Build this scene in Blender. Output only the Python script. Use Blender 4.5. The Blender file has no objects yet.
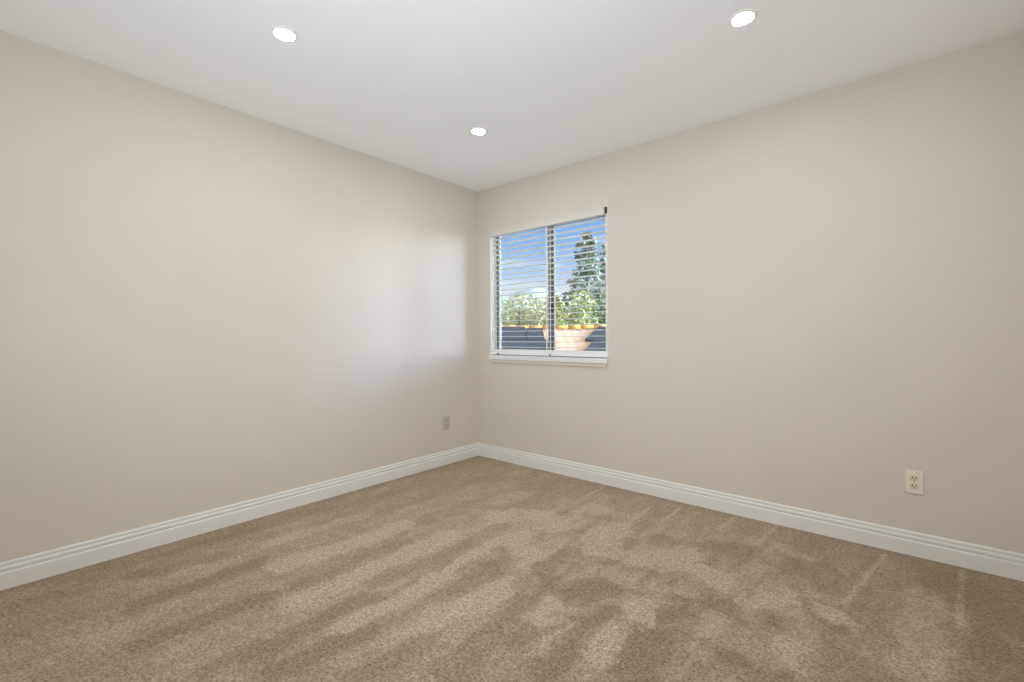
import bpy, bmesh, math, random
import numpy as np
from mathutils import Vector, Matrix

sc = bpy.context.scene
C = sc.collection
random.seed(7)

# ------------------------------------------------------------------ camera
W, D, H, BACK = 3.405, 3.019, 2.44, -0.55      # room width, window wall, ceiling, wall behind the camera
F_PX = 456.84
cam_d = bpy.data.cameras.new('camera')
cam = bpy.data.objects.new('camera', cam_d)
C.objects.link(cam)
cam_d.sensor_width = 36.0
cam_d.lens = F_PX / 1024 * 36.0
cam_d.shift_y = -3.57 / 1024
cam_d.clip_start = 0.02
cam_d.clip_end = 2000
cam.matrix_world = (Matrix.Translation((2.9906, 0.0, 1.0894)) @ Matrix.Rotation(0.70702, 4, 'Z')
                    @ Matrix.Rotation(math.pi / 2, 4, 'X') @ Matrix.Rotation(-0.003985, 4, 'Z'))
sc.camera = cam

# ------------------------------------------------------------------ view, world, sun, large lights
vs = sc.view_settings
sc.display_settings.display_device = 'sRGB'
vs.view_transform = 'Standard'
vs.look = 'None'
vs.gamma = 1.0
vs.use_curve_mapping = False
vs.exposure = 0.05
sc.cycles.use_denoising = True
sc.cycles.max_bounces = 14
sc.cycles.diffuse_bounces = 10
sc.cycles.transparent_max_bounces = 16
sc.cycles.sample_clamp_indirect = 6.0

SKY_FILL = 46.0
world = bpy.data.worlds.new('world')
sc.world = world
world.use_nodes = True
nt = world.node_tree
nt.nodes.clear()
wo = nt.nodes.new('ShaderNodeOutputWorld')
bg = nt.nodes.new('ShaderNodeBackground')
tc = nt.nodes.new('ShaderNodeTexCoord')
sep = nt.nodes.new('ShaderNodeSeparateXYZ')
ramp = nt.nodes.new('ShaderNodeValToRGB')
nt.links.new(tc.outputs['Generated'], sep.inputs[0])
nt.links.new(sep.outputs['Z'], ramp.inputs[0])
els = ramp.color_ramp.elements
els[0].position = 0.0
els[0].color = (0.66, 0.62, 0.54, 1)
els[1].position = 0.09
els[1].color = (0.88, 0.88, 0.90, 1)
for pos, col in ((0.135, (0.48, 0.66, 0.95)), (0.20, (0.27, 0.50, 0.90)), (0.30, (0.18, 0.40, 0.83)), (0.9, (0.55, 0.75, 1.0))):
    e = els.new(pos)
    e.color = (*col, 1)
mp = nt.nodes.new('ShaderNodeMapping')
mp.inputs['Scale'].default_value = (4.0, 4.0, 22.0)
nz = nt.nodes.new('ShaderNodeTexNoise')
nz.inputs['Scale'].default_value = 1.6
nz.inputs['Detail'].default_value = 5
cr = nt.nodes.new('ShaderNodeValToRGB')
cr.color_ramp.elements[0].position = 0.54
cr.color_ramp.elements[1].position = 0.78
mx = nt.nodes.new('ShaderNodeMix')
mx.data_type = 'RGBA'
mx.inputs['B'].default_value = (0.89, 0.90, 0.94, 1)
# bright sky patch added out of the camera's view to light the left wall
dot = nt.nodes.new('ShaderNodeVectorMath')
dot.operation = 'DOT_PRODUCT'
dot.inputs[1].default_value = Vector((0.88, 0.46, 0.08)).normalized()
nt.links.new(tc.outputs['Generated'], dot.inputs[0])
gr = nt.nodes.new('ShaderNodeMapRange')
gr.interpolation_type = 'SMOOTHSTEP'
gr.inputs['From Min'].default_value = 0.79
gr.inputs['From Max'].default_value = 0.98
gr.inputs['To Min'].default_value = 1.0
gr.inputs['To Max'].default_value = SKY_FILL
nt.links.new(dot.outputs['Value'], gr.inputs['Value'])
nt.links.new(tc.outputs['Generated'], mp.inputs[0])
nt.links.new(mp.outputs[0], nz.inputs['Vector'])
nt.links.new(nz.outputs['Fac'], cr.inputs[0])
nt.links.new(cr.outputs[0], mx.inputs['Factor'])
nt.links.new(ramp.outputs[0], mx.inputs['A'])
nt.links.new(mx.outputs['Result'], bg.inputs['Color'])
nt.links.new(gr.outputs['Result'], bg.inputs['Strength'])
nt.links.new(bg.outputs[0], wo.inputs['Surface'])

sun_d = bpy.data.lights.new('sun', 'SUN')
sun_d.energy = 1.6
sun_d.color = (1.0, 0.93, 0.80)
sun_d.angle = math.radians(0.6)
sun = bpy.data.objects.new('sun', sun_d)
C.objects.link(sun)
sun.rotation_euler = Vector((-0.70, 0.45, -0.75)).to_track_quat('-Z', 'Y').to_euler()


def area(name, loc, direction, sx, sy, power, color):
    d = bpy.data.lights.new(name, 'AREA')
    d.shape = 'RECTANGLE'
    d.size, d.size_y = sx, sy
    d.energy = power
    d.color = color
    o = bpy.data.objects.new(name, d)
    C.objects.link(o)
    o.location = loc
    o.rotation_euler = Vector(direction).to_track_quat('-Z', 'Y').to_euler()
    return o


LAMP = 180.0
area('rear_fill', (2.1, BACK + 0.06, 0.78), (-0.25, 1.0, 0.0), 1.9, 1.35, 21.0, (0.95, 0.98, 1.0))  # added area fill at the wall behind the camera, brightening the room
area('ceiling_fill', (2.6, -0.2, 1.1), (-0.68, 0.86, 0.75), 0.8, 0.8, 17.0, (0.78, 0.92, 1.0)).data.spread = math.radians(140)  # unseen fill added beside the camera to brighten the far ceiling

# ------------------------------------------------------------------ helpers


def link(name, me, mat=None, parent=None, **props):
    o = bpy.data.objects.new(name, me)
    C.objects.link(o)
    if mat is not None and me is not None:
        me.materials.append(mat)
    if parent is not None:
        o.parent = parent
    for k, v in props.items():
        o[k] = v
    return o


def empty(name, loc=(0, 0, 0), **props):
    o = bpy.data.objects.new(name, None)
    C.objects.link(o)
    o.location = loc
    o.empty_display_size = 0.05
    for k, v in props.items():
        o[k] = v
    return o


def mesh_of(bm, smooth=False):
    bmesh.ops.recalc_face_normals(bm, faces=bm.faces[:])
    me = bpy.data.meshes.new('mesh')
    bm.to_mesh(me)
    bm.free()
    if smooth:
        me.polygons.foreach_set('use_smooth', [True] * len(me.polygons))
    return me


def box(bm, x0, x1, y0, y1, z0, z1, bevel=0.0, mat=None):
    m = Matrix.Translation(((x0 + x1) / 2, (y0 + y1) / 2, (z0 + z1) / 2)) @ Matrix.Diagonal((x1 - x0, y1 - y0, z1 - z0, 1))
    if mat is not None:
        m = mat @ m
    r = bmesh.ops.create_cube(bm, size=1.0, matrix=m)
    if bevel > 0:
        es = list({e for v in r['verts'] for e in v.link_edges})
        bmesh.ops.bevel(bm, geom=es, offset=bevel, segments=2, profile=0.5, affect='EDGES')


def box_mesh(*a, **k):
    bm = bmesh.new()
    box(bm, *a, **k)
    return mesh_of(bm)


def lathe(bm, prof, n=48, cap_start=False, cap_end=False, center=(0, 0, 0)):
    rings = []
    for r, z in prof:
        rings.append([bm.verts.new((center[0] + r * math.cos(2 * math.pi * i / n), center[1] + r * math.sin(2 * math.pi * i / n), center[2] + z)) for i in range(n)])
    for a, b in zip(rings, rings[1:]):
        for i in range(n):
            bm.faces.new((a[i], a[(i + 1) % n], b[(i + 1) % n], b[i]))
    if cap_start:
        bm.faces.new(rings[0])
    if cap_end:
        bm.faces.new(rings[-1])


def tube(bm, pts, r, n=6):
    rings = []
    for i, p in enumerate(pts):
        p = Vector(p)
        t = (Vector(pts[min(i + 1, len(pts) - 1)]) - Vector(pts[max(i - 1, 0)])).normalized()
        a = t.cross(Vector((0.3, 1, 0.2))).normalized()
        b = t.cross(a)
        rr = r[i] if isinstance(r, (list, tuple)) else r
        rings.append([bm.verts.new(p + a * rr * math.cos(2 * math.pi * k / n) + b * rr * math.sin(2 * math.pi * k / n)) for k in range(n)])
    for a, b in zip(rings, rings[1:]):
        for i in range(n):
            bm.faces.new((a[i], a[(i + 1) % n], b[(i + 1) % n], b[i]))
    bm.faces.new(rings[0])
    bm.faces.new(rings[-1])


def material(name, color, rough=0.6, spec=0.3, noise=None, bump=None, metallic=0.0):
    """noise = (scale, amount); bump = (scale, strength, distance)"""
    m = bpy.data.materials.new(name)
    m.use_nodes = True
    t = m.node_tree
    b = t.nodes['Principled BSDF']
    b.inputs['Roughness'].default_value = rough
    b.inputs['Specular IOR Level'].default_value = spec
    b.inputs['Metallic'].default_value = metallic
    b.inputs['Base Color'].default_value = (*color, 1)
    co = t.nodes.new('ShaderNodeTexCoord')
    if noise:
        n = t.nodes.new('ShaderNodeTexNoise')
        n.inputs['Scale'].default_value = noise[0]
        n.inputs['Detail'].default_value = 4
        t.links.new(co.outputs['Object'], n.inputs['Vector'])
        r = t.nodes.new('ShaderNodeValToRGB')
        k = noise[1]
        r.color_ramp.elements[0].position = 0.3
        r.color_ramp.elements[1].position = 0.7
        r.color_ramp.elements[0].color = (*[c * (1 - k) for c in color], 1)
        r.color_ramp.elements[1].color = (*[min(1, c * (1 + k)) for c in color], 1)
        t.links.new(n.outputs['Fac'], r.inputs[0])
        t.links.new(r.outputs[0], b.inputs['Base Color'])
    if bump:
        n2 = t.nodes.new('ShaderNodeTexNoise')
        n2.inputs['Scale'].default_value = bump[0]
        n2.inputs['Detail'].default_value = 3
        t.links.new(co.outputs['Object'], n2.inputs['Vector'])
        bp = t.nodes.new('ShaderNodeBump')
        bp.inputs['Strength'].default_value = bump[1]
        bp.inputs['Distance'].default_value = bump[2]
        t.links.new(n2.outputs['Fac'], bp.inputs['Height'])
        t.links.new(bp.outputs[0], b.inputs['Normal'])
    return m


M_WALL = material('greige_wall_paint', (0.682, 0.632, 0.576), 0.75, 0.2, noise=(3.0, 0.012), bump=(160, 0.10, 0.002))
M_CEIL = material('white_ceiling_paint', (0.92, 0.935, 0.96), 0.85, 0.15, bump=(140, 0.10, 0.002))
M_TRIM = material('white_trim_paint', (0.80, 0.80, 0.785), 0.38, 0.4, noise=(8, 0.01))
M_JAMB = material('cream_jamb_paint', (0.86, 0.85, 0.81), 0.5, 0.3, noise=(8, 0.01))
M_BLIND = material('white_blind_vinyl', (0.95, 0.95, 0.94), 0.4, 0.4, noise=(20, 0.01))
_t = M_BLIND.node_tree
_tl = _t.nodes.new('ShaderNodeBsdfTranslucent')
_tl.inputs['Color'].default_value = (0.92, 0.93, 0.92, 1)
_mx = _t.nodes.new('ShaderNodeMixShader')
_mx.inputs[0].default_value = 0.42
_t.links.new(_t.nodes['Principled BSDF'].outputs[0], _mx.inputs[1])
_t.links.new(_tl.outputs[0], _mx.inputs[2])
_t.links.new(_mx.outputs[0], _t.nodes['Material Output'].inputs['Surface'])
M_VALANCE = material('off_white_valance', (0.715, 0.685, 0.64), 0.5, 0.35, noise=(20, 0.01))
M_CORD = material('white_ladder_cord', (0.85, 0.85, 0.84), 0.8, 0.1)
M_BRONZE = material('dark_bronze_aluminium', (0.19, 0.175, 0.16), 0.4, 0.5, noise=(30, 0.1))
M_DARK = material('dark_steel_bracket', (0.02, 0.018, 0.018), 0.5, 0.4)
M_IVORY = material('ivory_outlet_plastic', (0.80, 0.75, 0.62), 0.35, 0.5)
M_IVORY2 = material('ivory_receptacle_plastic', (0.70, 0.64, 0.48), 0.35, 0.5)
M_BEIGE = material('painted_outlet_plate', (0.55, 0.50, 0.43), 0.6, 0.3)
M_SLOT = material('dark_outlet_slot', (0.03, 0.028, 0.02), 0.7, 0.2)
M_SCREW = material('screw_metal', (0.55, 0.52, 0.45), 0.35, 0.5, metallic=0.7)

# ------------------------------------------------------------------ room shell
OX0, OX1, OZ0, OZ1 = 0.152, 1.342, 0.928, 2.057     # window opening
T = 0.15


def wall_with_hole():
    bm = bmesh.new()
    xs = [-T, OX0, OX1, W + T]
    zs = [-0.1, OZ0, OZ1, H + 0.1]
    g = {}
    for j, y in enumerate((D, D + T)):
        for i, x in enumerate(xs):
            for k, z in enumerate(zs):
                g[i, j, k] = bm.verts.new((x, y, z))
    for i in range(3):
        for k in range(3):
            if i == 1 and k == 1:
                continue
            for j in (0, 1):
                bm.faces.new((g[i, j, k], g[i + 1, j, k], g[i + 1, j, k + 1], g[i, j, k + 1]))
    for k in range(3):
        bm.faces.new((g[0, 0, k], g[0, 1, k], g[0, 1, k + 1], g[0, 0, k + 1]))
        bm.faces.new((g[3, 0, k], g[3, 1, k], g[3, 1, k + 1], g[3, 0, k + 1]))
    for i in range(3):
        bm.faces.new((g[i, 0, 0], g[i, 1, 0], g[i + 1, 1, 0], g[i + 1, 0, 0]))
        bm.faces.new((g[i, 0, 3], g[i, 1, 3], g[i + 1, 1, 3], g[i + 1, 0, 3]))
    bm.faces.new((g[1, 0, 1], g[1, 1, 1], g[1, 1, 2], g[1, 0, 2]))
    bm.faces.new((g[2, 0, 1], g[2, 1, 1], g[2, 1, 2], g[2, 0, 2]))
    bm.faces.new((g[1, 0, 1], g[1, 1, 1], g[2, 1, 1], g[2, 0, 1]))
    bm.faces.new((g[1, 0, 2], g[1, 1, 2], g[2, 1, 2], g[2, 0, 2]))
    return mesh_of(bm)


link('wall_back', wall_with_hole(), M_WALL, kind='structure')
link('wall_left', box_mesh(-T, 0, BACK - T, D, -0.1, H + 0.1), M_WALL, kind='structure')
link('wall_right', box_mesh(W, W + T, BACK - T, D, -0.1, H + 0.1), M_WALL, kind='structure')
link('wall_front', box_mesh(0, W, BACK - T, BACK, -0.1, H + 0.1), M_WALL, kind='structure')
link('ceiling', box_mesh(0, W, BACK, D, H, H + 0.1), M_CEIL, kind='structure')


# --- carpet: brushed pile with vacuum tracks, footprints and painted edge shade
def value_noise(x, y, seed):
    rs = np.random.RandomState(seed)
    tab = rs.rand(256, 256)
    xi, yi = np.floor(x).astype(int), np.floor(y).astype(int)
    fx, fy = x - xi, y - yi
    fx, fy = fx * fx * (3 - 2 * fx), fy * fy * (3 - 2 * fy)
    a, b = tab[xi % 256, yi % 256], tab[(xi + 1) % 256, yi % 256]
    c, d = tab[xi % 256, (yi + 1) % 256], tab[(xi + 1) % 256, (yi + 1) % 256]
    return (a * (1 - fx) + b * fx) * (1 - fy) + (c * (1 - fx) + d * fx) * fy


TRACKS = [(0.42,0.96,0.47,1.53,0.05,0.8),(0.73,0.97,0.80,1.62,0.07,1),(1.08,0.87,1.11,1.64,0.09,1),(1.39,1.16,1.34,1.82,0.035,0.9),
(1.36,0.92,1.44,1.40,0.05,0.9),(1.57,0.98,1.67,1.48,0.06,0.8),(0.30,0.44,0.38,0.75,0.05,-0.9),(0.61,0.37,0.62,0.89,0.05,-1),
(0.92,0.41,0.95,0.76,0.05,-1),(1.24,0.47,1.27,0.64,0.045,-0.9),(0.16,0.68,0.23,1.45,0.05,-0.5),(1.30,0.60,1.27,1.05,0.05,-1),
(1.44,0.60,1.47,0.93,0.05,-1),(1.67,0.80,1.67,1.07,0.05,-0.9),(1.87,0.96,1.84,1.24,0.05,-0.9),(0.97,0.88,0.98,1.44,0.05,-0.7),
(1.20,1.17,1.22,1.64,0.06,-0.7),(1.50,1.22,1.52,1.62,0.06,-0.6),(1.79,1.41,1.80,1.50,0.06,-0.9),(1.84,1.63,1.97,1.74,0.07,-1),
(2.09,1.15,2.11,1.64,0.05,-1.1),(2.34,1.38,2.29,1.56,0.08,-1.1),(2.31,1.77,2.28,1.90,0.05,-0.9),(2.45,1.95,2.56,2.01,0.08,-0.7),
(2.49,1.67,2.53,1.66,0.06,-0.9),(2.57,1.62,2.67,1.63,0.08,-1),(1.84,1.30,1.94,1.27,0.05,-0.9),(1.69,1.72,1.79,1.73,0.05,-0.7),
(2.19,1.75,2.21,1.64,0.08,1.1),(2.19,1.38,2.19,1.48,0.07,1.1),(1.95,1.51,1.93,1.40,0.05,0.9),(2.06,1.44,2.04,1.25,0.035,0.9),
(2.92,2.94,2.81,2.29,0.011,1.2),(3.20,2.97,3.15,2.41,0.012,1.2),(3.15,2.41,3.08,2.04,0.03,0.8),(2.80,2.19,2.77,2.22,0.05,1),
(3.06,2.66,3.02,1.97,0.06,0.8),(3.18,2.73,3.30,2.57,0.12,-0.8),(3.19,2.32,3.25,2.18,0.1,-0.8),(2.76,2.13,2.86,2.04,0.04,-0.7),
(2.85,2.10,2.90,1.98,0.012,0.8),(1.11,2.08,1.32,2.26,0.1,1),(1.48,2.19,1.52,2.58,0.08,1.1),(1.72,2.22,1.78,2.41,0.08,0.9),
(2.01,2.10,2.14,2.28,0.1,1.1),(1.80,1.99,1.82,2.15,0.08,0.9),(2.27,2.19,2.37,2.16,0.07,1.1),(1.42,1.89,1.57,1.79,0.08,0.8),
(0.94,2.27,0.98,2.43,0.08,0.6),(1.34,2.96,1.34,2.69,0.009,1.1),(1.76,2.77,1.77,2.39,0.012,1.1),(1.91,2.92,1.91,2.59,0.009,1.1),
(2.22,2.99,2.20,2.71,0.009,1.1),(2.44,2.99,2.41,2.65,0.009,0.9),(1.71,1.98,1.86,1.97,0.05,-0.8),(1.94,2.25,2.02,2.39,0.07,-0.7),
(2.18,2.45,2.36,2.53,0.08,-0.6),(2.16,1.98,2.25,2.11,0.05,-0.6),(2.62,2.49,2.78,2.50,0.1,-0.6),(2.50,2.72,2.61,2.60,0.05,0.7),
(2.68,2.21,2.72,2.18,0.03,-0.9),(2.62,2.00,2.65,1.92,0.03,-1),(2.51,2.07,2.63,2.18,0.05,0.8),(2.68,1.89,2.71,1.78,0.05,0.7)]


def carpet():
    st = 0.009
    nx, ny = int(W / st) + 1, int((D - BACK) / st) + 1
    X, Y = np.meshgrid(np.linspace(0, W, nx), np.linspace(BACK, D, ny), indexing='ij')
    wx = X + 0.025 * (value_noise(X * 5, Y * 3, 1) - 0.5) + 0.03 * (value_noise(X * 14, Y * 9, 2) - 0.5) + 0.02 * (value_noise(X * 50, Y * 40, 5) - 0.5)
    wy = Y + 0.10 * (value_noise(X * 5, Y * 5, 3) - 0.5) + 0.08 * (value_noise(X * 14, Y * 14, 4) - 0.5) + 0.04 * (value_noise(X * 45, Y * 45, 6) - 0.5)
    pile = np.zeros_like(X)
    for x0, y0, x1, y1, w, a in TRACKS:
        dx, dy = x1 - x0, y1 - y0
        L = dx * dx + dy * dy + 1e-9
        t = np.clip(((wx - x0) * dx + (wy - y0) * dy) / L, 0, 1)
        if w < 0.03:                                            # crisp edge lines left by the vacuum head
            t = np.clip(((X - x0) * dx + (Y - y0) * dy) / L, 0, 1)
            d = np.hypot(X + 0.15 * (wx - X) - x0 - t * dx, Y - y0 - t * dy)
        else:
            d = np.hypot(wx - x0 - t * dx, wy - y0 - t * dy)
        pile += a * np.exp(-(d / w) ** 6 * 0.6)
    pile += 0.7 * (value_noise(wx * 8, wy * 1.6, 9) - 0.5) + 0.5 * (value_noise(wx * 15, wy * 6, 11) - 0.5) + 0.85 * (value_noise(wx * 34, wy * 24, 12) - 0.5)
    # the middle of the room is trodden and brushed several ways: mostly light, with many small dark marks
    mid = np.exp(-(((X - 1.95) / 0.85) ** 4 + ((Y - 1.95) / 0.75) ** 4))
    sw = np.abs(value_noise(wx * 7 + 3, wy * 6, 31) - value_noise(wx * 9, wy * 7 + 5, 32))
    pile += mid * (0.30 + 0.9 * (value_noise(wx * 11 + 9, wy * 9, 33) - 0.5) - 0.9 * np.exp(-(sw / 0.06) ** 2) + 0.15)
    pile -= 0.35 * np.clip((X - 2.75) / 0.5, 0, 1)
    pile -= 0.8 * np.exp(-X / 0.06) + 0.6 * np.exp(-(D - Y) / 0.05)  # darker carpet strip along the baseboards, with contact shade in its colour
    pile = np.clip(pile, -1.5, 1.5)
    Z = 0.002 * (value_noise(X * 40, Y * 40, 21) - 0.5) * np.clip(np.minimum.reduce([X, W - X, D - Y, Y - BACK]) / 0.05, 0.4, 1)
    co = np.stack([X, Y, Z], -1).reshape(-1, 3)
    i, j = np.meshgrid(np.arange(nx - 1), np.arange(ny - 1), indexing='ij')
    a = (i * ny + j).ravel()
    faces = np.stack([a, a + ny, a + ny + 1, a + 1], -1)
    me = bpy.data.meshes.new('mesh')
    me.vertices.add(len(co))
    me.vertices.foreach_set('co', co.ravel().astype(np.float32))
    me.loops.add(faces.size)
    me.loops.foreach_set('vertex_index', faces.ravel().astype(np.int32))
    me.polygons.add(len(faces))
    me.polygons.foreach_set('loop_start', np.arange(0, faces.size, 4, dtype=np.int32))
    me.update(calc_edges=True)
    me.polygons.foreach_set('use_smooth', [True] * len(faces))
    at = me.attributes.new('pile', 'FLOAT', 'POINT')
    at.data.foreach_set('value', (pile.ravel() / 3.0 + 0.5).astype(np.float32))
    return me


def carpet_material():
    m = bpy.data.materials.new('beige_cut_pile_carpet')
    m.use_nodes = True
    t = m.node_tree
    b = t.nodes['Principled BSDF']
    b.inputs['Roughness'].default_value = 0.95
    b.inputs['Specular IOR Level'].default_value = 0.05
    b.inputs['Sheen Weight'].default_value = 0.15
    b.inputs['Sheen Roughness'].default_value = 0.6
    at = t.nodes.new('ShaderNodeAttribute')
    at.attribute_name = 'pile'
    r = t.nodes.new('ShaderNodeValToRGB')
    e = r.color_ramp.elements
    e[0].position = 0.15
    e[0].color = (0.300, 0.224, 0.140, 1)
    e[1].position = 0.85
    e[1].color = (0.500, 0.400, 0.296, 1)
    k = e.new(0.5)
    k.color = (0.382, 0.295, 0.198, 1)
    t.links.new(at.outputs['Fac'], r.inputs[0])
    co = t.nodes.new('ShaderNodeTexCoord')
    n1 = t.nodes.new('ShaderNodeTexNoise')
    n1.inputs['Scale'].default_value = 120
    n1.inputs['Detail'].default_value = 6
    n1.inputs['Roughness'].default_value = 0.85
    t.links.new(co.outputs['Object'], n1.inputs['Vector'])
    n3 = t.nodes.new('ShaderNodeTexNoise')
    n3.inputs['Scale'].default_value = 62
    n3.inputs['Detail'].default_value = 4
    n3.inputs['Roughness'].default_value = 0.8
    t.links.new(co.outputs['Object'], n3.inputs['Vector'])
    av = t.nodes.new('ShaderNodeMix')
    av.inputs['Factor'].default_value = 0.34
    t.links.new(n1.outputs['Fac'], av.inputs['A'])
    t.links.new(n3.outputs['Fac'], av.inputs['B'])
    r2 = t.nodes.new('ShaderNodeValToRGB')
    r2.color_ramp.elements[0].position = 0.40
    r2.color_ramp.elements[0].color = (0.36, 0.34, 0.31, 1)
    r2.color_ramp.elements[1].position = 0.60
    r2.color_ramp.elements[1].color = (1.64, 1.65, 1.67, 1)
    t.links.new(av.outputs['Result'], r2.inputs[0])
    mx = t.nodes.new('ShaderNodeMix')
    mx.data_type = 'RGBA'
    mx.blend_type = 'MULTIPLY'
    mx.inputs['Factor'].default_value = 1.0
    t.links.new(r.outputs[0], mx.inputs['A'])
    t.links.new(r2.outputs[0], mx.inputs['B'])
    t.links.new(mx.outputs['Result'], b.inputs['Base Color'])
    bp = t.nodes.new('ShaderNodeBump')
    bp.inputs['Strength'].default_value = 0.6
    bp.inputs['Distance'].default_value = 0.006
    t.links.new(n1.outputs['Fac'], bp.inputs['Height'])
    t.links.new(bp.outputs[0], b.inputs['Normal'])
    return m


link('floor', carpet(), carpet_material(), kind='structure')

# --- moulded baseboards, mitred in the corners
PROF = [(0.0, 0.0), (0.015, 0.0), (0.015, 0.068), (0.0135, 0.072), (0.0095, 0.075), (0.0095, 0.079), (0.0135, 0.083), (0.0135, 0.092),
        (0.0115, 0.096), (0.0075, 0.0985), (0.0075, 0.102), (0.0105, 0.105), (0.0100, 0.112), (0.007, 0.117), (0.0, 0.117)]


def sweep(profile, place, ends):
    """place(offset, z, s, off) -> point; mitred at both ends"""
    bm = bmesh.new()
    rings = [[bm.verts.new(place(o, z, s)) for o, z in profile] for s in ends]
    n = len(profile)
    for i in range(n):
        bm.faces.new((rings[0][i], rings[0][(i + 1) % n], rings[1][(i + 1) % n], rings[1][i]))
    bm.faces.new(rings[0])
    bm.faces.new(rings[1])
    return mesh_of(bm)


link('baseboard_left', sweep(PROF, lambda o, z, s: (o, (BACK + o) if s == 0 else (D - o), z), (0, 1)), M_TRIM, kind='structure')
link('baseboard_back', sweep(PROF, lambda o, z, s: (o if s == 0 else W, D - o, z), (0, 1)), M_TRIM, kind='structure')
link('baseboard_front', sweep(PROF, lambda o, z, s: (o if s == 0 else W, BACK + o, z), (0, 1)), M_TRIM, kind='structure')

# ------------------------------------------------------------------ window
win = empty('window_1', ((OX0 + OX1) / 2, D + 0.1, OZ0), kind='structure')
P = win.location.copy()


def wpart(name, bm, mat, parent=win):
    me = mesh_of(bm)
    me.transform(Matrix.Translation(-P))
    return link(name, me, mat, parent)


bm = bmesh.new()       # painted returns of the opening
box(bm, OX0, OX0 + 0.006, D + 0.001, D + 0.076, OZ0 + 0.003, OZ1)
wpart('window_jamb', bm, M_JAMB)
bm = bmesh.new()
box(bm, OX1 - 0.006, OX1, D + 0.001, D + 0.076, OZ0 + 0.003, OZ1)
wpart('window_jamb', bm, M_JAMB)
bm = bmesh.new()
box(bm, OX0 + 0.006, OX1 - 0.006, D + 0.001, D + 0.076, OZ1 - 0.006, OZ1)
wpart('window_head', bm, M_JAMB)

FY0, FY1 = D + 0.076, D + 0.118
bm = bmesh.new()       # dark bronze outer frame
fw = 0.030
box(bm, OX0, OX0 + fw, FY0, FY1, OZ0, OZ1, 0.002)
box(bm, OX1 - fw, OX1, FY0, FY1, OZ0, OZ1, 0.002)
box(bm, OX0 + fw, OX1 - fw, FY0, FY1, OZ1 - fw, OZ1, 0.002)
box(bm, OX0 + fw, OX1 - fw, FY0, FY1, OZ0, OZ0 + 0.022, 0.002)
wpart('window_frame', bm, M_BRONZE)
MXC = 0.768
bm = bmesh.new()       # fixed meeting post and sliding sash
box(bm, MXC - 0.028, MXC + 0.006, FY0 + 0.003, FY1 - 0.004, OZ0 + 0.022, OZ1 - fw, 0.002)
wpart('window_mullion', bm, M_BRONZE)
bm = bmesh.new()
sy0, sy1 = FY0 + 0.004, FY0 + 0.020
box(bm, MXC + 0.006, MXC + 0.032, sy0, sy1, OZ0 + 0.022, OZ1 - fw, 0.002)
box(bm, OX1 - fw - 0.022, OX1 - fw, sy0, sy1, OZ0 + 0.022, OZ1 - fw, 0.002)
box(bm, MXC + 0.032, OX1 - fw - 0.022, sy0, sy1, OZ1 - fw - 0.02, OZ1 - fw, 0.002)
box(bm, MXC + 0.032, OX1 - fw - 0.022, sy0, sy1, OZ0 + 0.022, OZ0 + 0.040, 0.002)
sash = wpart('window_sash', bm, M_BRONZE)
M_BEAD = material('white_glazing_bead', (0.88, 0.88, 0.865), 0.5, 0.3)
bm = bmesh.new()       # pale glazing beads beside the dark stiles
box(bm, OX0 + fw, OX0 + fw + 0.016, FY0 + 0.006, FY0 + 0.027, OZ0 + 0.022, OZ1 - fw, 0.001)
wpart('glazing_bead', bm, M_BEAD)
bm = bmesh.new()
box(bm, MXC + 0.033, MXC + 0.045, sy0 - 0.001, sy0 + 0.006, OZ0 + 0.022, OZ1 - fw, 0.001)
wpart('glazing_bead', bm, M_BEAD)
bm = bmesh.new()       # sash latch
box(bm, MXC + 0.010, MXC + 0.026, sy0 - 0.014, sy0, 1.30, 1.36, 0.003)
wpart('sash_latch', bm, M_DARK)

mg = bpy.data.materials.new('clear_window_glass')
mg.use_nodes = True
t = mg.node_tree
t.nodes.clear()
out = t.nodes.new('ShaderNodeOutputMaterial')
tr = t.nodes.new('ShaderNodeBsdfTransparent')
tr.inputs['Color'].default_value = (0.97, 0.985, 0.975, 1)
gl = t.nodes.new('ShaderNodeBsdfGlossy')
gl.inputs['Roughness'].default_value = 0.02
fr = t.nodes.new('ShaderNodeFresnel')
fr.inputs['IOR'].default_value = 1.3
ms = t.nodes.new('ShaderNodeMixShader')
t.links.new(fr.outputs[0], ms.inputs[0])
t.links.new(tr.outputs[0], ms.inputs[1])
t.links.new(gl.outputs[0], ms.inputs[2])
t.links.new(ms.outputs[0], out.inputs['Surface'])
bm = bmesh.new()
box(bm, OX0 + fw, MXC - 0.028, FY0 + 0.028, FY0 + 0.031, OZ0 + 0.022, OZ1 - fw)
wpart('window_pane', bm, mg)
bm = bmesh.new()
box(bm, MXC + 0.032, OX1 - fw - 0.022, FY0 + 0.011, FY0 + 0.014, OZ0 + 0.040, OZ1 - fw - 0.02)
wpart('window_pane', bm, mg)

bm = bmesh.new()       # sill board, nosed into the room
box(bm, OX0 + 0.003, OX1, D - 0.020, D, 0.893, OZ0 + 0.003, 0.004)
box(bm, OX0, OX1, D - 0.002, FY0, OZ0, OZ0 + 0.003)
wpart('window_sill', bm, M_TRIM)
bm = bmesh.new()       # painted apron under it
box(bm, OX0 + 0.006, OX1 - 0.008, D - 0.012, D, 0.866, 0.893, 0.004)
wpart('window_apron', bm, M_WALL)

# ------------------------------------------------------------------ venetian blind
blind = empty('window_blind', ((OX0 + OX1) / 2, D + 0.03, OZ0 + 0.003),
              label='white two-inch venetian blind with open slats hanging in the window', category='blind')
BP = blind.location.copy()


def bpart(name, bm, mat, parent=blind, **props):
    me = mesh_of(bm)
    me.transform(Matrix.Translation(-BP))
    return link(name, me, mat, parent, **props)


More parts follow.
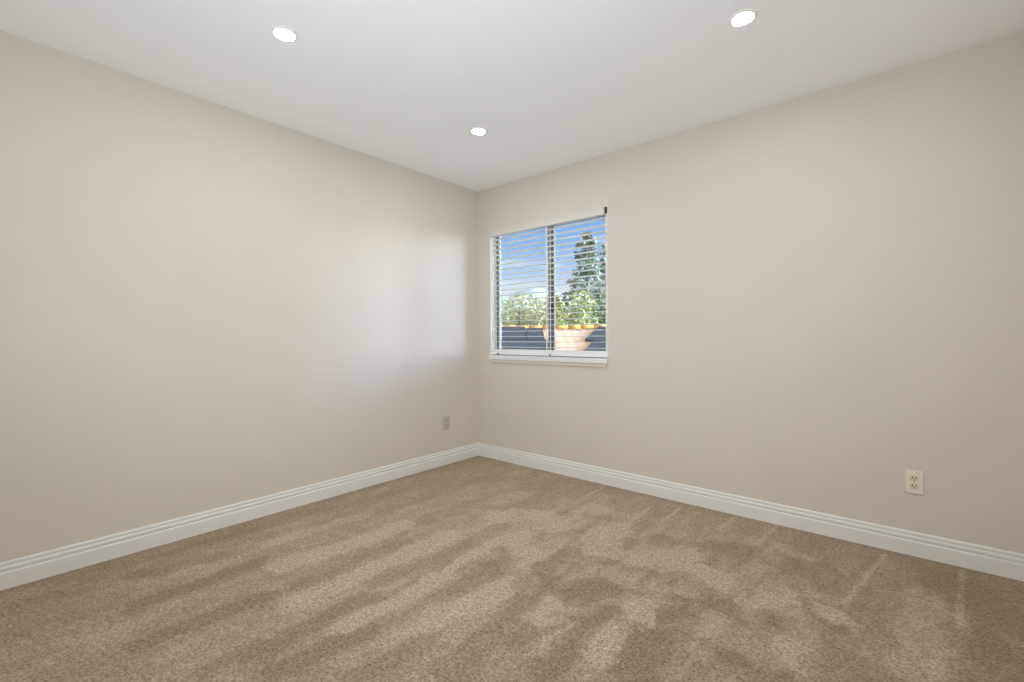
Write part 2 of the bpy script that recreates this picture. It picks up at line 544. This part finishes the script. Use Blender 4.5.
BX0, BX1 = OX0 + 0.012, OX1 - 0.012
SY0, SY1 = D + 0.014, D + 0.064
bm = bmesh.new()
ZS0, PITCH, NS = 1.004, 0.04617, 22
for i in range(NS):
    z = ZS0 + i * PITCH
    prev = None
    cols = []
    for x in (BX0, BX1):                       # slightly crowned slat section
        up = [bm.verts.new((x, SY0 + (SY1 - SY0) * q / 6, z + 0.0018 * (1 - (q / 3 - 1) ** 2) + 0.0014)) for q in range(7)]
        lo = [bm.verts.new((x, SY0 + (SY1 - SY0) * q / 6, z + 0.0018 * (1 - (q / 3 - 1) ** 2) - 0.0014)) for q in range(6, -1, -1)]
        cols.append(up + lo)
    n = len(cols[0])
    for q in range(n):
        bm.faces.new((cols[0][q], cols[0][(q + 1) % n], cols[1][(q + 1) % n], cols[1][q]))
    bm.faces.new(cols[0])
    bm.faces.new(cols[1])
bpart('slats', bm, M_BLIND)
bm = bmesh.new()
box(bm, BX0, BX1, SY0 + 0.002, SY1 - 0.002, 0.937, 0.984, 0.004)
rail = bpart('bottom_rail', bm, M_BEAD)
bm = bmesh.new()
box(bm, BX0, BX1 - 0.012, SY0 + 0.002, SY1 + 0.004, 2.004, 2.050, 0.002)
bpart('headrail', bm, M_BLIND)
bm = bmesh.new()       # valance board with a small moulded lip
box(bm, OX0 + 0.001, BX1 - 0.012, D - 0.012, D + 0.002, 1.996, 2.056, 0.003)
box(bm, OX0 + 0.001, BX1 - 0.012, D - 0.014, D - 0.010, 2.042, 2.056, 0.0015)
bpart('valance', bm, M_VALANCE, label='off-white front valance board')
bm = bmesh.new()       # dark steel end bracket, open beyond the valance end
box(bm, BX1 - 0.011, BX1 + 0.010, D + 0.001, D + 0.060, 2.008, 2.053, 0.001)
bpart('end_bracket', bm, M_DARK, label='dark steel bracket')
for cx in (0.168, 0.775, 1.322):
    for y in (SY0 - 0.0015, SY1 + 0.0015):
        bm = bmesh.new()
        box(bm, cx - 0.005, cx + 0.005, y - 0.0006, y + 0.0006, 0.984, 2.004)
        bpart('ladder_tape', bm, M_CORD)
    bm = bmesh.new()
    tube(bm, [(cx, (SY0 + SY1) / 2, 0.98), (cx, (SY0 + SY1) / 2, 1.5), (cx, (SY0 + SY1) / 2, 2.004)], 0.0012)
    bpart('lift_cord', bm, M_CORD)
for cx in (0.236, 0.805):
    bm = bmesh.new()
    box(bm, cx - 0.011, cx + 0.011, SY0 + 0.0003, SY0 + 0.003, 0.939, 0.951, 0.001)
    bpart('cord_plug', bm, M_BRONZE, rail, label='small dark plug in the rail')

# ------------------------------------------------------------------ recessed downlights
em = bpy.data.materials.new('lit_led_lens')
em.use_nodes = True
t = em.node_tree
t.nodes.clear()
out = t.nodes.new('ShaderNodeOutputMaterial')
e = t.nodes.new('ShaderNodeEmission')
e.inputs['Color'].default_value = (0.93, 0.97, 1.0, 1)
e.inputs['Strength'].default_value = LAMP * 1.5
t.links.new(e.outputs[0], out.inputs['Surface'])
M_RING = material('white_downlight_trim', (0.88, 0.88, 0.87), 0.4, 0.4)

bm = bmesh.new()
lathe(bm, [(0.041, -0.004), (0.043, -0.006), (0.050, -0.005), (0.056, -0.002), (0.057, 0.0), (0.041, 0.0), (0.041, -0.004)], 64)
ring_me = mesh_of(bm, True)
ring_me.materials.append(M_RING)
bm = bmesh.new()
lathe(bm, [(0.0409, -0.0015), (0.0409, -0.0035), (0.037, -0.0045), (0.027, -0.0052), (0.012, -0.0056), (0.002, -0.0057)], 64, True, True)
lens_me = mesh_of(bm, True)
lens_me.materials.append(em)
lights = [
    (0.910, D - 2.130, 'lit round recessed ceiling light nearest the left wall and the camera, left of the others'),
    (2.481, D - 0.907, 'lit round recessed ceiling light at the right, above the long blank wall'),
    (0.888, D - 0.887, 'lit round recessed ceiling light closest to the far corner and window'),
    (2.481, D - 2.130, 'lit round recessed ceiling light beside the camera, outside the photograph'),
]
src = None
for x, y, lab in lights:
    if src is None:
        o = empty('recessed_downlight', (x, y, H))
        kids = [link('trim_ring', ring_me, None, o), link('lens', lens_me, None, o, label='glowing round lens')]
        src = (o, kids)
    else:
        o = src[0].copy()
        C.objects.link(o)
        o.location = (x, y, H)
        for k in src[1]:
            c = k.copy()
            C.objects.link(c)
            c.parent = o
    o['label'] = lab
    o['category'] = 'ceiling light'
    o['group'] = 'recessed ceiling downlights'


# ------------------------------------------------------------------ wall outlets
def outlet(loc, rotz, m_plate, m_face, label):
    """duplex receptacle; local +X along the wall, -Y into the room"""
    o = empty('wall_outlet', loc, label=label, category='outlet', group='duplex wall outlets')
    o.rotation_euler = (0, 0, rotz)
    bm = bmesh.new()
    box(bm, -0.0355, 0.0355, -0.0065, 0.0, -0.0585, 0.0585, 0.004)
    link('cover_plate', mesh_of(bm), m_plate, o)
    for s in (1, -1):
        cz = s * 0.0195
        bm = bmesh.new()                    # rounded receptacle face, flat at top and bottom
        pts = []
        for a in range(48):
            th = 2 * math.pi * a / 48
            pts.append((0.0172 * math.cos(th), max(-0.0135, min(0.0135, 0.0172 * math.sin(th)))))
        r0 = [bm.verts.new((px, -0.006, cz + pz)) for px, pz in pts]
        r1 = [bm.verts.new((px, -0.0085, cz + pz)) for px, pz in pts]
        r2 = [bm.verts.new((px * 0.95, -0.0092, cz + pz * 0.95)) for px, pz in pts]
        for a, b in ((r0, r1), (r1, r2)):
            for i in range(48):
                bm.faces.new((a[i], a[(i + 1) % 48], b[(i + 1) % 48], b[i]))
        bm.faces.new(r2)
        bm.faces.new(r0)
        bmesh.ops.remove_doubles(bm, verts=bm.verts[:], dist=1e-5)
        rc = link('receptacle', mesh_of(bm), m_face, o)
        for sx, hh in ((-0.0065, 0.0046), (0.0065, 0.0037)):
            bm = bmesh.new()
            box(bm, sx - 0.0016, sx + 0.0016, -0.0098, -0.0088, cz + 0.004 - hh, cz + 0.004 + hh, 0.0003)
            link('slot', mesh_of(bm), M_SLOT, rc)
        bm = bmesh.new()
        lathe(bm, [(0.0027, 0.0), (0.0027, 0.001)], 16, True, True)
        me = mesh_of(bm)
        me.transform(Matrix.Translation((0, -0.0088, cz - 0.0072)) @ Matrix.Rotation(math.pi / 2, 4, 'X'))
        link('ground_hole', me, M_SLOT, rc)
    bm = bmesh.new()
    lathe(bm, [(0.0032, 0.0), (0.0032, 0.0008), (0.002, 0.0014), (0.0003, 0.0015)], 16, True, True)
    me = mesh_of(bm)
    me.transform(Matrix.Translation((0, -0.0064, 0)) @ Matrix.Rotation(math.pi / 2, 4, 'X'))
    link('plate_screw', me, M_SCREW, o)
    return o


outlet((3.033, D, 0.364), 0.0, M_IVORY, M_IVORY2, 'ivory duplex wall outlet low on the window wall, far right')
outlet((0.0, D - 0.397, 0.357), math.pi / 2, M_BEIGE, M_BEIGE, 'small dull beige duplex outlet low on the left wall near the corner')

# ------------------------------------------------------------------ outside: ground, hills, neighbour house, panels, trees
GZ = -2.9
M_GROUND = material('dry_grass_ground', (0.34, 0.33, 0.20), 0.95, 0.05, noise=(0.4, 0.3))
M_HILL = material('haze_pale_hills', (0.56, 0.54, 0.47), 0.95, 0.0, noise=(0.03, 0.15))  # paleness stands in for distance haze, put into the hill colour
M_ROOF = material('terracotta_roof_tile', (0.74, 0.45, 0.27), 0.85, 0.1, noise=(3.0, 0.05))
M_RIDGE = material('ochre_ridge_tile', (0.62, 0.32, 0.09), 0.85, 0.1, noise=(6.0, 0.30))
M_STUCCO = material('cream_stucco', (0.66, 0.58, 0.47), 0.9, 0.1, bump=(60, 0.3, 0.01))
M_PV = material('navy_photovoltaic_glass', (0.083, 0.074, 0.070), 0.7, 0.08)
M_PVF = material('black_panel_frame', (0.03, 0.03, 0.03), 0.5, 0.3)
M_BARK = material('grey_brown_bark', (0.16, 0.12, 0.09), 0.95, 0.05, noise=(5, 0.3))

bm = bmesh.new()
bmesh.ops.create_grid(bm, x_segments=4, y_segments=4, size=1.0)
me = mesh_of(bm)
me.transform(Matrix.Translation((-120, 190, GZ)) @ Matrix.Diagonal((260, 180, 1, 1)))
link('ground', me, M_GROUND, kind='structure')


def hills():
    bm = bmesh.new()
    n, m = 90, 10
    rows = []
    for j in range(m + 1):
        row = []
        for i in range(n + 1):
            a = math.radians(-8 + 90 * i / n)            # heading left of +Y
            q = j / m
            R = 260 + 150 * q
            crest = 41 + 5 * math.sin(a * 9 + 1.0) + 3.5 * math.sin(a * 23) + 1.6 * math.sin(a * 57 + 2)
            z = GZ + crest * math.sin(q * math.pi / 2) ** 1.3 + 1.2 * math.sin(a * 120 + j * 2.1) * q
            row.append(bm.verts.new((-R * math.sin(a), R * math.cos(a), z)))
        rows.append(row)
    for a, b in zip(rows, rows[1:]):
        for i in range(n):
            bm.faces.new((a[i], a[i + 1], b[i + 1], b[i]))
    return mesh_of(bm, True)


link('hills', hills(), M_HILL, kind='structure')

# --- neighbour's house: gabled tile roof just below eye level, its slope turned toward this window
YAW = 0.70702
RZ, SL = 1.33, 1 / 3.0                       # ridge height, roof pitch
HX0, HX1, EAVE = -9.0, 6.5, 4.4
RD = 13.5                                    # distance of the ridge
hx, hy = 2.9906 - RD * math.sin(YAW), RD * math.cos(YAW)
house = empty('house', (hx, hy, GZ), label='neighbouring house with a terracotta tiled roof, seen low through the window', category='house')
house.rotation_euler = (0, 0, YAW)
RH = RZ - GZ


def roof_slope(sign):
    bm = bmesh.new()
    per, k = 0.26, 6
    nx = int((HX1 - HX0 + 0.8) / per) * k
    xs = [HX0 - 0.4 + i * per / k for i in range(nx + 1)]
    rows = []
    nrow = 13
    for r in range(nrow):
        for q, dz in ((r / nrow, 0.0), ((r + 0.98) / nrow, 0.03)):      # each course overlaps the next one down
            d = EAVE * q
            rows.append([bm.verts.new((x, sign * d, RH - SL * d + dz + 0.018 * abs(math.sin(math.pi * (x - HX0) / per)))) for x in xs])
    for a, b in zip(rows, rows[1:]):
        for i in range(nx):
            bm.faces.new((a[i], a[i + 1], b[i + 1], b[i]))
    return mesh_of(bm, True)


link('roof_slope', roof_slope(-1), M_ROOF, house)
link('roof_slope', roof_slope(1), M_ROOF, house)
bm = bmesh.new()
x = HX0 - 0.4
while x < HX1 + 0.4:                                       # half round ridge caps, overlapping
    for q, (r, dx) in enumerate(((0.105, 0.0), (0.125, 0.40))):
        ring = [bm.verts.new((x + dx, r * math.cos(math.pi * a / 8), RH + 0.01 + r * math.sin(math.pi * a / 8))) for a in range(9)]
        if q:
            for a in range(8):
                bm.faces.new((prev[a], prev[a + 1], ring[a + 1], ring[a]))
        bm.faces.new(ring)
        prev = ring
    x += 0.38
link('ridge_cap', mesh_of(bm, True), M_RIDGE, house, label='ochre ridge tiles')
bm = bmesh.new()
hw = EAVE - 0.5
pts = [(-hw, 0.0), (hw, 0.0), (hw, RH - SL * hw - 0.06), (0, RH - 0.06), (-hw, RH - SL * hw - 0.06)]
ra = [bm.verts.new((HX0, a, z)) for a, z in pts]
rb = [bm.verts.new((HX1, a, z)) for a, z in pts]
for i in range(5):
    bm.faces.new((ra[i], ra[(i + 1) % 5], rb[(i + 1) % 5], rb[i]))
bm.faces.new(ra)
bm.faces.new(rb)
link('house_wall', mesh_of(bm), M_STUCCO, house)

# --- dark solar panels lying on the near slope
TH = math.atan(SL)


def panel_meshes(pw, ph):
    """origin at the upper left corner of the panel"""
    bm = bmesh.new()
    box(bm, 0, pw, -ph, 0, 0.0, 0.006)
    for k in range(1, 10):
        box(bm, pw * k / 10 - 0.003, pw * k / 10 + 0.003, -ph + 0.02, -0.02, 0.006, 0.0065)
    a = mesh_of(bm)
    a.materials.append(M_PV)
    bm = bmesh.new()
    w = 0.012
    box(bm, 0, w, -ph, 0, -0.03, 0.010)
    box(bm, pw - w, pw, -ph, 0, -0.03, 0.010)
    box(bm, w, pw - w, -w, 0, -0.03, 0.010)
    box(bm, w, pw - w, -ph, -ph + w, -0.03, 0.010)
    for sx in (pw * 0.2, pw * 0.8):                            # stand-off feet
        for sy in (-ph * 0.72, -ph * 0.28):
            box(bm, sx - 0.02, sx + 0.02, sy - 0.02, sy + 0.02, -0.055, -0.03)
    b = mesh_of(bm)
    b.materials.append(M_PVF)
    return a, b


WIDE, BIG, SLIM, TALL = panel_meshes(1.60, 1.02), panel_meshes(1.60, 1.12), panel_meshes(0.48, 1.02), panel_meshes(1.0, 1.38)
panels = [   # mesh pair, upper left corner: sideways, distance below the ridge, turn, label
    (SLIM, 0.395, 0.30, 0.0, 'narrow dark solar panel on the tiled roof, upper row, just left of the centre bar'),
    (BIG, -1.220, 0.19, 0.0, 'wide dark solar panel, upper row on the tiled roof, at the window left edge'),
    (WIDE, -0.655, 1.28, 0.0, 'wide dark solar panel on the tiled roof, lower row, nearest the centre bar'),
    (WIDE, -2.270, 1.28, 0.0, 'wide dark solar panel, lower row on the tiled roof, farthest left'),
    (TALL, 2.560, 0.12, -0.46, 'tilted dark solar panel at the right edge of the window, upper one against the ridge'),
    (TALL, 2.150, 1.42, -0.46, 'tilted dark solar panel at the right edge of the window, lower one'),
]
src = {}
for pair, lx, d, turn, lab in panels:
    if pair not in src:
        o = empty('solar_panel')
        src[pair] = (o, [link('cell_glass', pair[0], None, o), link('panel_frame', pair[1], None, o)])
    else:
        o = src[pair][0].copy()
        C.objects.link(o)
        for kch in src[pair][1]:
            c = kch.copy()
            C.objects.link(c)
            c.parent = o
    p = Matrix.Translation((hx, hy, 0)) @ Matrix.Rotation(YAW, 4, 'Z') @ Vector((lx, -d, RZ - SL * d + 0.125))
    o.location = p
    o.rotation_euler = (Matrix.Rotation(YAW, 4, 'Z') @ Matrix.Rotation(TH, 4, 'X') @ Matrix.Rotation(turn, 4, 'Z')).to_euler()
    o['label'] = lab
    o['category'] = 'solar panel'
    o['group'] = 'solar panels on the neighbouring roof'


# --- trees behind the house
def foliage_material(name, c0, c1):
    m = bpy.data.materials.new(name)
    m.use_nodes = True
    t = m.node_tree
    b = t.nodes['Principled BSDF']
    b.inputs['Roughness'].default_value = 0.7
    b.inputs['Specular IOR Level'].default_value = 0.15
    co = t.nodes.new('ShaderNodeTexCoord')
    n = t.nodes.new('ShaderNodeTexNoise')
    n.inputs['Scale'].default_value = 1.3
    n.inputs['Detail'].default_value = 6
    r = t.nodes.new('ShaderNodeValToRGB')
    r.color_ramp.elements[0].position = 0.35
    r.color_ramp.elements[1].position = 0.65
    r.color_ramp.elements[0].color = (*c0, 1)
    r.color_ramp.elements[1].color = (*c1, 1)
    t.links.new(co.outputs['Object'], n.inputs['Vector'])
    t.links.new(n.outputs['Fac'], r.inputs[0])
    t.links.new(r.outputs[0], b.inputs['Base Color'])
    return m


M_CONIFER = foliage_material('grey_green_needles', (0.20, 0.23, 0.17), (0.48, 0.50, 0.38))
M_DARKLEAF = foliage_material('dark_leaves', (0.10, 0.11, 0.09), (0.22, 0.23, 0.17))
M_YELLOWLEAF = foliage_material('yellow_green_leaves', (0.38, 0.37, 0.14), (0.70, 0.67, 0.30))
M_OLIVELEAF = foliage_material('pale_olive_leaves', (0.45, 0.42, 0.22), (0.74, 0.70, 0.41))
M_MIDLEAF = foliage_material('mid_green_leaves', (0.22, 0.26, 0.12), (0.55, 0.58, 0.30))


def leaf_mesh(pts, size, rng, squash=1.0):
    """pts (n,3): leaf clumps as small folded quads of random facing"""
    n = len(pts)
    a = rng.normal(size=(n, 3))
    a /= np.linalg.norm(a, axis=1, keepdims=True)
    b = rng.normal(size=(n, 3))
    b -= a * (a * b).sum(1, keepdims=True)
    b /= np.linalg.norm(b, axis=1, keepdims=True)
    s = (size * rng.uniform(0.6, 1.3, n))[:, None]
    a, b = a * s, b * s * 0.6
    b[:, 2] *= squash
    a[:, 2] *= squash
    co = np.stack([pts - a, pts - b * 0.9, pts + a, pts + b], 1).reshape(-1, 3)
    me = bpy.data.meshes.new('mesh')
    me.from_pydata(co.tolist(), [], [(4 * i, 4 * i + 1, 4 * i + 2, 4 * i + 3) for i in range(n)])
    return me


def tree(name, x, y, top, r, mat, seed, kind, label, n=2600, base=-1.0, leaf=0.16):
    rng = np.random.RandomState(seed)
    o = empty(name, (x, y, GZ), label=label, category='tree', group='trees behind the tiled roof')
    h = top - GZ
    b0 = base - GZ
    pts = []
    if kind == 'conifer':
        tiers = 15
        for k in range(tiers):
            q = k / (tiers - 1)
            z = b0 + (h - b0) * q
            R = r * (1 - q) ** 0.55 * (0.75 + 0.45 * rng.rand()) + 0.12
            for _ in range(7):                              # drooping boughs
                th = rng.uniform(0, 2 * math.pi)
                m = n // (tiers * 7)
                s = rng.uniform(0, 1, m) ** 0.7
                L = R * rng.uniform(0.7, 1.15)
                pts.append(np.stack([L * s * math.cos(th) + rng.normal(0, 0.13, m), L * s * math.sin(th) + rng.normal(0, 0.13, m),
                                     z - 0.30 * s * L * 0.5 + rng.normal(0, 0.16, m)], 1))
    else:
        nb = 16
        for k in range(nb):                                 # rounded clumps that make one crown
            d = rng.normal(size=3)
            d /= np.linalg.norm(d)
            c = np.array([d[0] * r * 0.62, d[1] * r * 0.62, b0 + (h - b0) * (0.52 + 0.34 * d[2])])
            m = n // nb
            v = rng.normal(size=(m, 3))
            v /= np.linalg.norm(v, axis=1, keepdims=True)
            rr = rng.uniform(0.35, 1.0, m)[:, None] ** 0.4
            pts.append(c + v * rr * np.array([r * 0.45, r * 0.45, (h - b0) * 0.22]))
    pts = np.concatenate(pts)
    pts[:, 2] = np.minimum(pts[:, 2], h)
    link('foliage', leaf_mesh(pts, leaf, rng), mat, o)
    bm = bmesh.new()
    tube(bm, [(0, 0, 0), (0.05, 0.02, h * 0.4), (0, 0, h * 0.85)], [0.20, 0.14, 0.05], 8)
    for k in range(5):
        th = k * 1.3
        z0 = h * (0.42 + 0.08 * k)
        tube(bm, [(0.03, 0.01, z0), (r * 0.5 * math.cos(th), r * 0.5 * math.sin(th), z0 + 0.35)], [0.06, 0.02], 6)
    link('trunk', mesh_of(bm, True), M_BARK, o)
    return o


def along(u, Y):
    """ground position seen in heading u (image column) at distance Y in front of the window wall side"""
    tt = (u - 512) / F_PX
    dx, dy = -math.sin(0.70702) + tt * math.cos(0.70702), math.cos(0.70702) + tt * math.sin(0.70702)
    return 2.9906 + Y / dy * dx, Y


TREES = [
    ('cedar_tree', 587, 31.5, 9.3, 2.5, M_CONIFER, 1, 'conifer', 'tall grey-green conifer rising into the blue sky right of the centre bar', 6500, -1.0, 0.17),
    ('conifer_tree', 606, 38.5, 9.8, 2.0, M_CONIFER, 2, 'conifer', 'grey-green conifer at the right edge of the window behind the tallest one', 3600, -1.0, 0.18),
    ('dark_tree', 565, 25.0, 4.0, 0.9, M_DARKLEAF, 3, 'round', 'small dark tree just left of the tall conifer', 1500, -0.5, 0.14),
    ('yellow_green_tree', 582, 23.5, 3.8, 1.2, M_YELLOWLEAF, 4, 'round', 'bright yellow-green tree in front of the tall conifer', 2800, -1.5, 0.12),
    ('leafy_tree', 608, 20.0, 3.3, 1.0, M_MIDLEAF, 5, 'round', 'mid-green bushy tree at the right edge above the roof', 2400, -1.5, 0.12),
    ('slender_tree', 555, 20.5, 3.4, 0.65, M_YELLOWLEAF, 6, 'round', 'narrow pale yellow-green tree right beside the centre bar', 1700, -1.5, 0.12),
    ('olive_tree', 537, 27.0, 4.4, 1.75, M_OLIVELEAF, 7, 'round', 'pale olive tree just left of the centre bar', 2800, -1.5, 0.13),
    ('olive_tree', 519, 23.0, 3.8, 1.5, M_OLIVELEAF, 8, 'round', 'pale olive tree in the middle of the left pane', 2600, -1.5, 0.13),
    ('olive_tree', 500, 27.0, 4.5, 1.75, M_OLIVELEAF, 9, 'round', 'pale olive tree at the left end of the left pane', 2800, -1.5, 0.13),
    ('shade_tree', 526, 38.0, 5.6, 2.6, M_OLIVELEAF, 10, 'round', 'broad pale tree farther back behind the olive trees', 2600, -1.5, 0.16),
    ('shrub_tree', 570, 19.0, 2.5, 1.1, M_MIDLEAF, 11, 'round', 'low green shrubby tree just above the roof ridge', 1800, -1.5, 0.11),
    ('far_tree', 509, 50.0, 6.4, 1.3, M_MIDLEAF, 12, 'round', 'small far tree standing on the skyline at the left', 900, 2.0, 0.16),
]
for name, u, Y, top, r, mat, seed, kind, label, n, base, leaf in TREES:
    x, y = along(u, Y)
    tree(name, x, y, top, r, mat, seed, kind, label, n, base, leaf)
